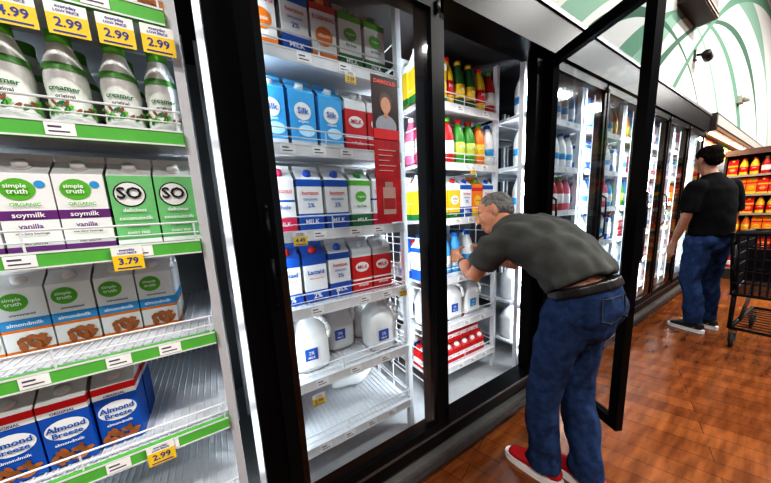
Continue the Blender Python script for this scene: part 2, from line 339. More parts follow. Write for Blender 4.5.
def jug(capc,labc,txt,key):
    b=MB(); M_=mat((0.78,0.79,0.78),0.42,var=0.02)
    b.lathe([(0.060,0),(0.070,0.008),(0.073,0.03),(0.072,0.10),(0.073,0.145),(0.066,0.165),(0.050,0.195),(0.028,0.220),(0.019,0.228),(0.019,0.242)],M_,28,sq=4.0)
    main=b.mesh("jug_body")
    h=MB(); h.path([(0.015,-0.012,0.224),(0.040,-0.035,0.217),(0.062,-0.054,0.197),(0.069,-0.060,0.165),(0.065,-0.057,0.13)],0.010,M_,10)
    c=MB(); c.rod((0,0,0.238),(0,0,0.256),0.021,capc,18); 
    l=MB(); l.box(-0.040,0.012,-0.0755,-0.074,0.055,0.105,labc); l.text(txt,-0.014,0.086,-0.0765,0.020,tw); l.text("MILK",-0.014,0.067,-0.0765,0.014,tw)
    P[key]=dict(name="milk_jug",main=main,kids=[("handle",h.mesh()),("cap",c.mesh()),("printed_label",l.mesh())],label="white plastic gallon milk jug with moulded handle",category="milk jug",w=0.15)
jug(BL,BL,"2%","jugb"); jug(RD,RD,"D","jugr"); jug(G,LB,"1%","jugg")
def bottle(key,bodyc,capc,labc,txt,prof,capz,capr,lab,z0,z1,r,name="bottle"):
    b=MB(); b.lathe(prof,bodyc,22); c=MB(); c.rod((0,0,capz[0]),(0,0,capz[1]),capr,capc,16)
    l=MB(); l.lathe([(r,z0),(r+0.0006,z0+0.001),(r+0.0006,z1-0.001),(r,z1)],labc,22)
    for k,t in enumerate(txt.split("|")):
        if t: l.text(t,0,(z0+z1)/2+0.012-0.024*k,0,0.020,tw,wrap=r+0.0018)
    P[key]=dict(name=name,main=b.mesh("bottle_body"),kids=[("cap",c.mesh()),("printed_label",l.mesh())],label=lab,category="bottle",w=2*r)
pb=[(0.034,0),(0.040,0.006),(0.041,0.02),(0.041,0.13),(0.039,0.15),(0.030,0.185),(0.019,0.21),(0.016,0.225)]
bottle("cream",CW,G,BK,"",[(0.036,0),(0.041,0.006),(0.042,0.03),(0.038,0.072),(0.040,0.112),(0.036,0.152),(0.025,0.185),(0.021,0.20)],(0.198,0.228),0.022,"white curvy creamer bottle with green cap and green leafy label",0.02,0.021,0.045)
l=MB(); l.lathe([(0.0425,0.026),(0.0388,0.069),(0.0406,0.108)],mat((0.74,0.77,0.73),.4),22,caps=False)
l.text("creamer",0,0.088,0,0.017,DG,wrap=0.0425); l.text("original",0,0.070,0,0.012,BK,wrap=0.0425)
rr_=random.Random(2)
for k in range(26):
    a_=rr_.uniform(-1.4,1.4); z_=rr_.uniform(0.032,0.056); R_=0.0440
    cx_=R_*math.sin(a_); cy_=-R_*math.cos(a_); tx=math.cos(a_); ty=math.sin(a_); th=rr_.uniform(0,3.1); n_=8
    l.add([(cx_+tx*(.009*math.cos(q)*math.cos(th)-.004*math.sin(q)*math.sin(th)),cy_+ty*(.009*math.cos(q)*math.cos(th)-.004*math.sin(q)*math.sin(th)),z_+.009*math.cos(q)*math.sin(th)+.004*math.sin(q)*math.cos(th)) for q in [2*math.pi*i/n_ for i in range(n_)]],[tuple(range(n_))],rr_.choice([G,DG,G,BR]))
P["cream"]["kids"][1]=("printed_label",l.mesh())
l=MB(); l.lathe([(0.0395,0.132),(0.0372,0.148)],col((0.12,0.36,0.08)),22,caps=False); P["cream"]["kids"].append(("neck_label",l.mesh()))
bottle("blueb",col((0.10,0.40,0.75)),col((0.02,0.25,0.65)),CW,"2%|MILK",pb,(0.223,0.243),0.020,"blue plastic milk bottle with blue cap",0.04,0.11,0.0415)
bottle("pinkb",PK,col((0.8,0.8,0.8)),CW,"juice|",pb,(0.223,0.243),0.019,"pink juice bottle with white cap",0.05,0.12,0.0415)
bottle("greenb",col((0.06,0.28,0.04)),RD,col((0.5,0.6,0.1)),"green|",pb,(0.223,0.243),0.019,"green juice bottle with red cap",0.05,0.12,0.0415)
bottle("redb",col((0.45,0.02,0.02)),G,CW,"berry|",pb,(0.223,0.243),0.019,"red juice bottle with green cap",0.05,0.12,0.0415)
bottle("orangeb",OR,G,YE,"orange|",pb,(0.223,0.243),0.019,"orange juice bottle with green cap",0.05,0.12,0.0415)
bottle("yelb",YE,RD,RD,"juice|",pb,(0.223,0.243),0.019,"yellow juice bottle with red cap",0.05,0.12,0.0415)
bottle("darkb",col((0.03,0.10,0.03)),col((0.5,0.3,0.02)),YE,"tea|",pb,(0.223,0.243),0.019,"dark green bottle with yellow label",0.05,0.12,0.0415)
bottle("whiteb",CW,BL,LB,"|",pb,(0.223,0.243),0.019,"white milk bottle with blue label",0.06,0.10,0.0415)
def put(key,x,y,z,group,rot=None,tilt=None):
    p=P[key]; r=random.uniform(-0.05,0.05) if rot is None else rot
    o=obj(p["name"],p["main"],loc=(x,y,z),rot=(tilt or 0,0,r),label=p["label"],category=p["category"],group=group)
    for n,me in p["kids"]: obj(n,me,o)
    return o
DZ=0.0172
g="cartons and bottles on the green-railed shelves"
for r in range(2):
    for k,x in enumerate((-0.46,-0.36,-0.265,-0.165,-0.075)):
        put("cream",x,1.055+0.1*r,1.53+DZ,g)
    for k,(x,t) in enumerate(((-0.468,"soy"),(-0.371,"soy"),(-0.274,"soy"),(-0.177,"soc"),(-0.080,"soc"))): put(t,x,1.062+0.1*r,1.23+DZ,g,rot=random.uniform(-.03,.03))
    for x in (-0.575,-0.478,-0.381,-0.284,-0.187): put("alm",x,1.20+0.1*r,0.94+DZ,g,rot=random.uniform(-.03,.03))
    for x in (-0.60,-0.502,-0.405,-0.308): put("breeze",x,1.075+0.1*r+(0.015 if x>-0.4 else 0),0.64+DZ,g,rot=random.uniform(-.03,.03))
for x in (-0.36,-0.26,-0.16,-0.07): put("alm",x,1.07,1.83+DZ,g)
g="milk cartons and jugs behind the closed glass door"
def row(keys,x0,dx,y,z,g,depth=1,dy=0.1):
    for r in range(depth):
        for i,k in enumerate(keys):
            if k: put(k,x0+dx*i,y+dy*r,z+DZ,g)
row(["trop","trop","bluew","trop","greenw","greenw"],0.11,0.105,1.065,1.83,g,2)
row(["sky","sky","sky","sky","red","red"],0.11,0.105,1.065,1.53,g,2)
row(["pinkw","pinkw","bluew","bluew","greenw","pinkw"],0.11,0.105,1.065,1.23,g,2)
row(["lact","lact","lact","bluew","red","red"],0.11,0.105,1.09,0.94,g,2)
for x,y,k in ((0.13,1.12,"jugb"),(0.29,1.12,"jugb"),(0.29,1.28,"jugb"),(0.62,1.09,"jugb"),(0.455,1.22,"jugb"),(0.13,1.28,"jugb"),(0.62,1.26,"jugg"),(0.45,1.39,"jugb"),(0.61,1.43,"jugb"),(0.28,1.44,"jugb")): put(k,x,y,0.64+DZ,g)
for x,y,k in ((0.13,1.13,"jugb"),(0.13,1.30,"jugb"),(0.29,1.50,"jugb"),(0.64,1.50,"jugb")): put(k,x,y,0.35+DZ,g)
o=put("jugr",0.44,1.34,0.35+DZ+0.073,g,rot=1.3,tilt=math.radians(90))
g="dairy and juice on the rack behind the open door"
row(["yel","yel","yelb","darkb","darkb","yelb","redb"],0.985,0.087,1.15,1.83,g,2,0.097)
row(["pinkb","pinkb","redb","greenb","greenb","orangeb","whiteb"],0.985,0.087,1.15,1.53,g,2,0.090)
row(["yel","yel","yel","bluew","orj","bluew"],0.985,0.100,1.165,1.23,g,2)
put("bluew",0.985,1.18,0.89+DZ,g); put("lact",0.985,1.29,0.89+DZ,g)
put("blueb",1.09,1.20,0.89+DZ,g); put("blueb",1.18,1.205,0.89+DZ,g); put("blueb",1.275,1.205,0.89+DZ,g); put("whiteb",1.385,1.205,0.89+DZ,g)
row(["blueb","blueb","blueb","whiteb","whiteb"],1.09,0.098,1.33,0.89,g,1)
row(["jugb","jugb","jugg"],1.04,0.165,1.20,0.60,g,1); row(["jugb","jugb","jugb"],1.04,0.165,1.37,0.60,g,1)
for rr in range(2):
    for i in range(7): put("small",0.99+i*0.072,1.15+0.075*rr,0.33+DZ,g,rot=0)
    for i in range(5): put("small",1.06+i*0.074,1.15+0.075*rr,0.33+DZ+0.1372,g,rot=0)
row(["jugb","jugb","jugb"],1.04,0.165,1.38,0.33,g,1)
g="milk and juice behind the closed far doors"
pal=["whiteb","bluew","lact","pinkw","whiteb","greenw","bluew","red","whiteb"]
pal2=["pinkb","blueb","whiteb","redb","orangeb","greenb","blueb","whiteb","pinkb"]
for bi,(a,c) in enumerate(rackx):
    for li,L in enumerate(LEV):
        if li>=4:
            for i in range(4): put(random.choice(["jugb","jugb","jugg","jugr"]),a+0.11+i*0.165,YF+.10,L+DZ,g)
        else:
            pp=pal2 if li in (0,2) else pal
            k0=random.choice(pp); 
            for i in range(7):
                if i%2==0: k0=random.choice(pp)
                put(k0,a+0.078+i*0.097,YF+.06,L+DZ,g,rot=0)
# ------------------------------------------------------------------ price tags
YT=mat((0.80,0.56,0.03),0.5); WT=mat((0.80,0.80,0.76),0.5); BT=mat((0.02,0.04,0.28),0.5)
_tag={}
def tag(x,y,z,txt,s=1.0,rz=0):
    if txt not in _tag:
        b=MB(); b.box(-0.036,0.036,-0.001,0,-0.072,0,WT); b.box(-0.036,0.036,-0.0014,-0.001,-0.072,-0.026,YT)
        b.text("everyday",0,-0.009,-0.002,0.010,BT); b.text("LOW PRICE",0,-0.019,-0.002,0.0085,BT); b.text(txt,0,-0.045,-0.002,0.028,BT); b.box(-.028,.028,-0.0018,-.0014,-.067,-.063,BT)
        _tag[txt]=b.mesh("price_tag")
    o=obj("price_tag",_tag[txt],loc=(x,y,z),rot=(0,0,rz),label="yellow shelf price tag printed in dark blue digits",category="price tag",group="yellow shelf price tags"); o.scale=(s,1,s)
for x,t in ((-0.390,"4.99"),(-0.300,"4.99"),(-0.219,"2.99"),(-0.138,"2.99"),(-0.058,"2.99")): tag(x,0.9625,1.800,t,0.94)
tag(-0.20,0.9625,1.243,"3.79",0.85); tag(-0.215,0.9625,0.66,"2.99",0.88)
tag(0.258,0.9825,1.245,"4.49",0.7); tag(0.268,0.9825,0.60,"2.99",0.7); tag(0.50,0.9825,1.82,"3.29",0.6); tag(0.70,0.9825,0.955,"2.79",0.6)
tag(-0.62,0.9625,1.53,"2.99")
tag(1.0,1.0825,1.84,"2.50",0.6); tag(1.3,1.0825,1.53,"3.00",0.6)
# ------------------------------------------------------------------ bodies
def tubegeo(st,side,n=20,flat=(False,False)):
    cs=[Vector(s[0]) for s in st]; rad=[(s[1] if isinstance(s[1],tuple) else (s[1],s[1])) for s in st]
    side=Vector(side); rings=[]
    def fr(t):
        t=t.normalized(); s=(side-t*side.dot(t))
        if s.length<1e-4: s=t.orthogonal()
        s.normalize(); return s,t.cross(s)
    N=len(cs); T=[(cs[min(i+1,N-1)]-cs[max(i-1,0)]).normalized() for i in range(N)]
    def ring(c,t,a,b):
        s,w=fr(t); rings.append([c+s*a*math.cos(2*math.pi*k/n)+w*b*math.sin(2*math.pi*k/n) for k in range(n)])
    if not flat[0]:
        a,b=rad[0]; h=min(a,b)
        for q in (80,55,28): ring(cs[0]-T[0]*h*math.sin(math.radians(q)),T[0],a*math.cos(math.radians(q)),b*math.cos(math.radians(q)))
    for i in range(N): ring(cs[i],T[i],*rad[i])
    if not flat[1]:
        a,b=rad[-1]; h=min(a,b)
        for q in (28,55,80): ring(cs[-1]+T[-1]*h*math.sin(math.radians(q)),T[-1],a*math.cos(math.radians(q)),b*math.cos(math.radians(q)))
    vs=[v for r in rings for v in r]; fs=[]
    for j in range(len(rings)-1):
        for i in range(n): fs.append((j*n+i,j*n+(i+1)%n,(j+1)*n+(i+1)%n,(j+1)*n+i))
    fs.append(tuple(range(n))[::-1]); L=(len(rings)-1)*n; fs.append(tuple(L+i for i in range(n)))
    return vs,fs
def ellgeo(c,r,M=None,n=20,m=12):
    vs=[];fs=[]
    for j in range(1,m):
        p=math.pi*j/m
        for i in range(n):
            q=2*math.pi*i/n; vs.append(Vector((c[0]+r[0]*math.sin(p)*math.cos(q),c[1]+r[1]*math.sin(p)*math.sin(q),c[2]+r[2]*math.cos(p))))
    vs.append(Vector((c[0],c[1],c[2]+r[2]))); vs.append(Vector((c[0],c[1],c[2]-r[2])))
    for j in range(m-2):
        for i in range(n): fs.append((j*n+i,(j+1)*n+i,(j+1)*n+(i+1)%n,j*n+(i+1)%n))
    t=len(vs)-2
    for i in range(n): fs.append((t,i,(i+1)%n)); fs.append((t+1,(m-2)*n+(i+1)%n,(m-2)*n+i))
    if M: vs=[M@v for v in vs]
    return vs,fs
def blob(geos,voxel,smooth,base,material,wr=0.0,wsc=14.0,wst=(1,1,1)):
    vs=[];fs=[]
    for v,f_ in geos:
        b=len(vs); vs+=v; fs+=[tuple(b+i for i in q) for q in f_]
    me=bpy.data.meshes.new("b"); me.from_pydata([tuple(v-Vector(base)) for v in vs],[],fs)
    o=bpy.data.objects.new("b",me); COL.objects.link(o)
    r=o.modifiers.new("r",'REMESH'); r.mode='VOXEL'; r.voxel_size=voxel; r.use_smooth_shade=True
    s=o.modifiers.new("s",'SMOOTH'); s.factor=0.5; s.iterations=smooth
    bpy.context.view_layer.update()
    out=bpy.data.meshes.new_from_object(o.evaluated_get(bpy.context.evaluated_depsgraph_get()))
    bpy.data.objects.remove(o)
    if wr>0:
        ns=[v.normal.copy() for v in out.vertices]
        for v,nm in zip(out.vertices,ns):
            p=v.co; q=Vector((p.x*wst[0],p.y*wst[1],p.z*wst[2]))*wsc
            v.co=p+nm*wr*(noise.noise(q)+0.6*(1-2*abs(noise.noise(q*0.5+Vector((7,3,1))))) )
    out.materials.clear(); out.materials.append(material)
    out.polygons.foreach_set("use_smooth",[True]*len(out.polygons)); out.update()
    return out
def headgeo(M):
    E=lambda c,r:ellgeo(c,r,M)
    g=[E((0,-.012,.030),(.073,.092,.084)),E((0,.030,-.022),(.059,.058,.074)),E((0,.046,-.078),(.040,.036,.030)),
       E((.030,.050,-.032),(.025,.028,.026)),E((-.030,.050,-.032),(.025,.028,.026)),
       E((.026,.070,.024),(.022,.012,.006)),E((-.026,.070,.024),(.022,.012,.006)),
       E((0,.084,-.056),(.020,.009,.005)),E((0,.082,-.066),(.017,.009,.006))]
    for sx in (1,-1): g.append(E((sx*.075,-.004,-.008),(.009,.018,.030)))
    v,f_=tubegeo([((0,.080,.018),(.008,.008)),((0,.096,-.010),(.010,.011)),((0,.099,-.026),(.014,.011))],(1,0,0),12); g.append(([M@q for q in v],f_))
    return g
def headM(c,face,up):
    F=Vector(face).normalized(); U=Vector(up); U=(U-F*U.dot(F)).normalized(); Rr=F.cross(U)
    m=Matrix((Rr,F,U)).transposed().to_4x4(); m.translation=Vector(c); return m
SKIN=mat((0.42,0.20,0.12),0.5,var=0.10,scale=40); SKIN2=mat((0.34,0.17,0.105),0.5,var=0.10,scale=40)
def eyes(M,base,root):
    for sx in (1,-1):
        b=MB(); v,f_=ellgeo((sx*.027,.0700,.006),(.010,.010,.006),M,12,8); b.add([q-Vector(base) for q in v],f_,mat((.45,.4,.36),.3),True)
        v,f_=ellgeo((sx*.027,.0780,.006),(.0042,.0022,.0042),M,10,6); b.add([q-Vector(base) for q in v],f_,mat((.05,.03,.02),.2),True)
        obj("eye",b.mesh(),root)
def shoe(root,base,ank,yaw,up_m,sole_m):
    M=Matrix.Translation((ank[0],ank[1],0))@Matrix.Rotation(yaw,4,'Z')
    T=lambda st,side,fl=(False,False):(lambda g:([M@q for q in g[0]],g[1]))(tubegeo(st,side,20,fl))
    g=[T([((0,-.050,.062),(.034,.034)),((0,0,.066),(.038,.040)),((0,.06,.055),(.041,.030)),((0,.11,.047),(.042,.021)),((0,.145,.042),(.034,.016))],(1,0,0)),
       T([((0,-.022,.06),(.036,.045)),((0,-.027,.100),(.038,.046))],(1,0,0),(False,True))]
    s=obj("shoe",blob(g,.006,4,base,up_m),root)
    b=MB(); vs=[];n=28
    for z in (0.0,0.032):
        for i in range(n):
            q=2*math.pi*i/n; y=.045+.135*math.sin(q); w=.046*(1-.12*math.cos((y-.02)*14)); vs.append(M@Vector((w*math.copysign(abs(math.cos(q))**.7,math.cos(q)),y,z))-Vector(base))
    b.add(vs,[(i,(i+1)%n,n+(i+1)%n,n+i) for i in range(n)]+[tuple(range(n))[::-1],tuple(range(n,2*n))],sole_m,False); obj("sole",b.mesh(),s)
    b=MB()
    for k in range(4):
        y=.040+.020*k; z=.091-.010*k
        b.path([tuple(M@Vector((x,y+(.008 if x>0 else 0),z-abs(x)*.3))-Vector(base)) for x in (-.025,0,.025)],.0025,mat((.7,.7,.7),.6),6)
    obj("laces",b.mesh(),s)
def patch(parent,me,base,c,nrm,u,w,h,m,name):
    bv=BVHTree.FromPolygons([v.co for v in me.vertices],[tuple(p.vertices) for p in me.polygons])
    N=Vector(nrm).normalized(); U=Vector(u); U=(U-N*U.dot(N)).normalized(); V=N.cross(U)
    if V.z<0: V=-V
    nx,ny=8,8; vs=[];fs=[]; c=Vector(c)-Vector(base)
    for j in range(ny+1):
        for i in range(nx+1):
            a=(i/nx-.5)*w; bb=(j/ny-.5)*h
            if j==0: bb+=.018*abs(i/nx-.5)*2
            p=c+U*a+V*bb+N*.25; hit=bv.ray_cast(p,-N)
            if hit[0] is None: return
            vs.append(hit[0]+N*.0035)
    for j in range(ny):
        for i in range(nx): q=j*(nx+1)+i; fs.append((q,q+1,q+nx+2,q+nx+1))
    b=MB(); b.add(vs,fs,m,True)
    ed=[vs[i] for i in range(nx+1)]+[vs[j*(nx+1)+nx] for j in range(1,ny+1)]+[vs[ny*(nx+1)+i] for i in range(nx-1,-1,-1)]+[vs[j*(nx+1)] for j in range(ny-1,-1,-1)]
    b.path([tuple(q) for q in ed],.0016,mat((.06,.06,.06),.8),5)
    obj(name,b.mesh(),parent)
# ---- bending man
B1=(1.22,0.52,0.0); S=(-0.98,-0.17,0)
M1=headM((1.352,0.978,1.262),(-0.62,0.74,-0.32),(0.05,0.45,0.89))
def hand_l(mx=lambda p:p):
    g=[]
    X=lambda st:[(mx(p),r) for p,r in st]
    g.append(tubegeo(X([((1.200,1.085,0.998),(.026,.020)),((1.212,1.115,1.008),(.033,.016)),((1.224,1.150,1.016),(.038,.014)),((1.227,1.165,1.016),(.036,.011))]),(0,0.1,1)))
    for z,l in ((1.046,1.0),(1.024,1.08),(1.002,1.0),(0.981,.8)):
        pts=[(1.226,1.160,z),(1.221,1.195,z+.002),(1.229,1.228,z+.002),(1.250,1.252,z)]
        if l<.9: pts=[(1.226,1.158,z),(1.222,1.185,z),(1.227,1.212,z),(1.240,1.236,z)]
        g.append(tubegeo(X([(pts[0],.0095),(pts[1],.009),(pts[2],.0082),(pts[3],.007)]),(0,0,1),10))
    g.append(tubegeo(X([((1.208,1.115,1.030),.013),((1.238,1.138,1.052),.011),((1.268,1.146,1.060),.010),((1.295,1.150,1.062),.008)]),(0,0,1),10))
    return g
mir=lambda p:(2.66-p[0],p[1],p[2])
torso=[((1.245,.46,.86),(.120,.08)),((1.245,.48,.95),(.120,.085)),((1.262,.56,1.06),(.135,.095)),((1.28,.65,1.12),(.15,.10)),((1.30,.76,1.15),(.165,.095)),((1.322,.85,1.168),(.12,.075))]
gb=[tubegeo(torso,S)]
gb.append(tubegeo([((1.18,.49,.87),.076),((1.165,.54,.70),.066),((1.165,.57,.49),.048),((1.175,.575,.32),.046),((1.188,.57,.12),.036),((1.188,.57,.07),.038)],S))
gb.append(tubegeo([((1.305,.48,.87),.076),((1.31,.505,.70),.066),((1.312,.515,.49),.048),((1.308,.475,.32),.046),((1.30,.44,.12),.036),((1.30,.44,.07),.038)],S))
for an in ((1.188,.57),(1.30,.44)): gb.append(tubegeo([((an[0],an[1]-.03,.055),(.028,.025)),((an[0],an[1]+.10,.045),(.034,.016))],(1,0,0)))
gb.append(tubegeo([((1.16,.79,1.14),.055),((1.14,.86,1.05),.047),((1.118,.925,.945),.038),((1.14,.97,.958),.040),((1.175,1.035,.982),.032),((1.200,1.085,.998),(.026,.022))],(1,0,0)))
gb.append(tubegeo([((1.46,.83,1.13),.055),((1.49,.89,1.04),.047),((1.50,.95,.95),.038),((1.487,1.00,.965),.038),((1.470,1.045,.985),.032),((1.460,1.085,.998),(.026,.022))],(1,0,0)))
gb+=hand_l()+hand_l(mir)
gb.append(tubegeo([((1.322,.84,1.165),.062),((1.335,.89,1.190),.056),((1.345,.935,1.225),.056)],S))
gb+=headgeo(M1)
man=obj("person",blob(gb,.0045,5,B1,SKIN),loc=B1,label="person in grey t-shirt and jeans bending into the open cooler",category="person")
DEN=mat((0.026,0.050,0.115),0.85,var=0.28,scale=35,bump=0.4,spec=0.15)
SHG=mat((0.080,0.083,0.078),0.85,var=0.15,scale=12,bump=0.4,spec=0.2)
gj=[tubegeo([((1.245,.46,.83),(.122,.100)),((1.245,.462,.89),(.145,.116)),((1.245,.470,.935),(.150,.118)),((1.247,.480,.965),(.147,.114))],S,24,(False,True)),
    ellgeo((1.187,.432,.885),(.074,.074,.088)),ellgeo((1.298,.424,.885),(.074,.074,.088)),
    tubegeo([((1.180,.49,.87),.092),((1.165,.535,.70),.081),((1.163,.565,.49),.068),((1.160,.572,.42),.063),((1.173,.575,.30),.066),((1.188,.57,.16),.062),((1.188,.57,.075),.068)],S,20,(False,True)),
    tubegeo([((1.305,.475,.87),.093),((1.312,.50,.70),.083),((1.312,.51,.49),.069),((1.312,.50,.42),.064),((1.308,.475,.30),.067),((1.30,.44,.16),.063),((1.30,.44,.075),.069)],S,20,(False,True))]
jm=blob(gj,.007,3,B1,DEN,.010,26,(1,1,.45))
jeans=obj("jeans",jm,man,label="blue denim jeans")
for cx in (1.183,1.306): patch(jeans,jm,B1,(cx,.40,.895),(0.03,-1,.18),(1,0,0),.088,.10,DEN,"back_pocket")
gs=[tubegeo([((1.248,.490,.970),(.159,.125)),((1.252,.520,1.015),(.164,.129)),((1.262,.57,1.07),(.172,.131)),((1.28,.65,1.115),(.184,.130)),((1.30,.75,1.143),(.190,.118)),((1.318,.83,1.16),(.150,.095)),((1.332,.875,1.18),(.080,.072))],S,24,(True,True)),
    tubegeo([((1.19,.76,1.145),.080),((1.150,.83,1.10),.074),((1.130,.89,1.005),.066)],(1,0,0),20,(False,True)),
    tubegeo([((1.43,.79,1.14),.080),((1.475,.86,1.09),.072),((1.497,.91,1.01),.063)],(1,0,0),20,(False,True))]
obj("t_shirt",blob(gs,.008,4,B1,SHG,.013,16,(1.3,.8,1)),man,label="dark grey short-sleeved t-shirt")
obj("belt",blob([tubegeo([((1.247,.471,.940),(.163,.130)),((1.247,.484,.972),(.161,.128))],S,28,(True,True))],.005,2,B1,mat((.012,.010,.009),.4)),man,label="dark leather belt")
gh=[ellgeo((0,-.034,.004),(.080,.076,.062),M1),ellgeo((0,-.040,.040),(.072,.070,.070),M1),ellgeo((0,-.012,.045),(.0745,.080,.0705),M1)]
obj("hair",blob(gh,.004,2,B1,mat((.15,.145,.135),.8,var=.4,scale=60,bump=.8,spec=.2),.003,60),man,label="short grey hair thinning at the forehead")
eyes(M1,B1,man)
RS=mat((0.42,0.012,0.018),0.5); shoe(man,B1,(1.188,.57),0.12,RS,mat((.75,.73,.7),.5)); shoe(man,B1,(1.30,.44),0.0,RS,mat((.75,.73,.7),.5))
b=MB(); b.lathe([(.028,-.008),(.030,-.006),(.030,.006),(.028,.008)],mat((.05,.05,.05),.3),20); me=b.mesh()
wv=Vector((1.175,1.035,.982))-Vector((1.14,.97,.958)); w=obj("wristwatch",me,man); w.rotation_mode='QUATERNION'; w.rotation_quaternion=Vector((0,0,1)).rotation_difference(wv.normalized()); w.location=Vector((1.185,1.055,.988))-Vector(B1); w.scale=(1.1,1.1,1.1)
# ---- standing man
CX=3.94
B2=(CX,0.51,0.0); S2=(1,0,0)
M2=headM((CX-.005,.612,1.632),(-0.05,0.96,-0.22),(0,.25,1))
t2=[((CX,.52,.90),(.14,.095)),((CX,.515,1.05),(.135,.10)),((CX,.52,1.2),(.15,.105)),((CX,.54,1.34),(.155,.09)),((CX,.555,1.42),(.09,.06))]
g=[tubegeo(t2,S2),tubegeo([((CX,.555,1.44),.058),((CX,.585,1.51),.055),((CX-.003,.60,1.56),.055)],S2)]+headgeo(M2)
def leg(h,k,a,e): return tubegeo([(h,.084+e),(((h[0]+k[0])/2,(h[1]+k[1])/2,(h[2]+k[2])/2),.072+e),(k,.053+e*1.3),(((a[0]+k[0])/2,(a[1]+k[1])/2-.01,(a[2]+k[2])/2+.06),.051+e*1.3),(a,.037+e*1.9)],S2,20,(False,e>0))
LH,LK,LA=(CX-.08,.52,.88),(CX-.09,.55,.48),(CX-.10,.47,.085); RH,RK,RA=(CX+.08,.52,.88),(CX+.095,.55,.48),(CX+.105,.53,.085)
g+=[leg(LH,LK,LA,0),leg(RH,RK,RA,0)]
for a in (LA,RA): g.append(tubegeo([((a[0],a[1]-.03,.055),(.028,.025)),((a[0],a[1]+.10,.045),(.034,.016))],(1,0,0)))
for sx in (-1,1):
    q=lambda x,y,z:(CX+sx*x,y-.01,z)
    g.append(tubegeo([(q(.170,.55,1.36),.046),(q(.205,.54,1.24),.043),(q(.222,.545,1.11),.038),(q(.215,.59,.99),.036),(q(.205,.635,.885),(.022,.026)),(q(.203,.65,.84),(.014,.034)),(q(.200,.665,.80),(.013,.036))],(1,0,0)))
    for k,l in enumerate((.075,.085,.08,.06)):
        y=.695-.02*k
        g.append(tubegeo([(q(.200,y-.003,.795),.009),(q(.198,y+.004,.795-l*.5),.0085),(q(.188,y+.004,.795-l),.007)],(1,0,0),10))
    g.append(tubegeo([(q(.198,.672,.85),.012),(q(.192,.70,.82),.0105),(q(.186,.712,.785),.0085)],(1,0,0),10))
man2=obj("person",blob(g,.0055,4,B2,SKIN2),loc=B2,rot=(0,0,math.radians(-32)),label="person in black t-shirt and jeans standing beside a shopping cart",category="person")
def ex(h,k,a): return leg(h,k,a,.014)
gj=[tubegeo([((CX,.515,.84),(.145,.105)),((CX,.51,.92),(.155,.112)),((CX,.515,1.0),(.150,.110))],S2,24,(False,True)),ellgeo((CX-.07,.465,.90),(.075,.07,.085)),ellgeo((CX+.07,.465,.90),(.075,.07,.085)),ex(LH,LK,LA),ex(RH,RK,RA)]
obj("jeans",blob(gj,.009,4,B2,mat((0.024,0.048,0.115),0.85,var=0.3,scale=30,bump=.4,spec=.15),.009,20,(1,1,.6)),man2,label="blue denim jeans")
BS=mat((0.007,0.007,0.008),0.9,var=.3,scale=12,bump=.3,spec=.12)
gs=[tubegeo([((CX,.51,.93),(.168,.130)),((CX,.51,1.05),(.160,.128)),((CX,.52,1.2),(.168,.124)),((CX,.54,1.34),(.186,.118)),((CX,.555,1.42),(.155,.092)),((CX,.562,1.465),(.085,.072)),((CX,.570,1.49),(.066,.064))],S2,24,(True,True))]
for sx in (-1,1): gs.append(tubegeo([((CX+sx*.155,.54,1.375),.076),((CX+sx*.197,.532,1.27),.068),((CX+sx*.217,.530,1.15),.062)],S2,20,(False,True)))
obj("t_shirt",blob(gs,.009,3,B2,BS,.004,14),man2,label="black short-sleeved t-shirt")
gh=[ellgeo((0,-.020,.042),(.0785,.091,.083),M2),ellgeo((0,-.048,.0),(.073,.060,.062),M2),ellgeo((0,-.055,-.035),(.058,.045,.040),M2)]
obj("hair",blob(gh,.004,2,B2,mat((.010,.008,.007),.95,var=.3,scale=60,bump=.3,spec=.08),.003,60),man2,label="short black hair")
eyes(M2,B2,man2)
for a in (LA,RA): shoe(man2,B2,a,0.3,mat((.02,.02,.022),.5),mat((.8,.8,.8),.5))
# ------------------------------------------------------------------ shopping cart
CB=mat((0.012,0.012,0.014),0.4,var=.2,spec=.35); CM=mat((0.25,0.25,0.26),0.3,0.8)
X0,Y0=3.58,0.06
cart=obj("shopping_cart",None,loc=(X0+.45,Y0,0),label="black shopping cart standing in the aisle beside a person",category="shopping cart")
def L(x,y,z): return (x-.45,y,z)
b=MB()
tw_,bw_=.29,.245
zt=lambda x:.95+.10*(1-x/.85)*0.3; zb=lambda x:.48+.10*x/.85
wt=lambda x:tw_-.05*x/.85; wb=lambda x:bw_-.05*x/.85
xs=[i*.034 for i in range(26)]
for sy in (-1,1):
    for k,t in enumerate((0,.2,.4,.6,.8,1.0)):
        p=lambda x:(x,sy*(wb(x)+(wt(x)-wb(x))*t),zb(x)+(zt(x)-zb(x))*t)
        b.rod(L(*p(0)),L(*p(.85)),.015 if t==1.0 else (.011 if t==0 else .006),CB,8)
    for x in xs: b.rod(L(x,sy*wb(x),zb(x)),L(x,sy*wt(x),zt(x)),.0055,CB,6)
for x in (0,.85):
    for t in (0,.2,.4,.6,.8,1.0):
        y=wb(x)+(wt(x)-wb(x))*t; z=zb(x)+(zt(x)-zb(x))*t; b.rod(L(x,-y,z),L(x,y,z),.012 if t in (0,1) else .006,CB,8)
    for k in range(15):
        u=-1+2*k/14; b.rod(L(x,u*wb(x),zb(x)),L(x,u*wt(x),zt(x)),.0055,CB,6)
for x in xs: b.rod(L(x,-wb(x),zb(x)),L(x,wb(x),zb(x)),.0048,CB,6)
obj("basket",b.mesh(),cart)
b=MB()
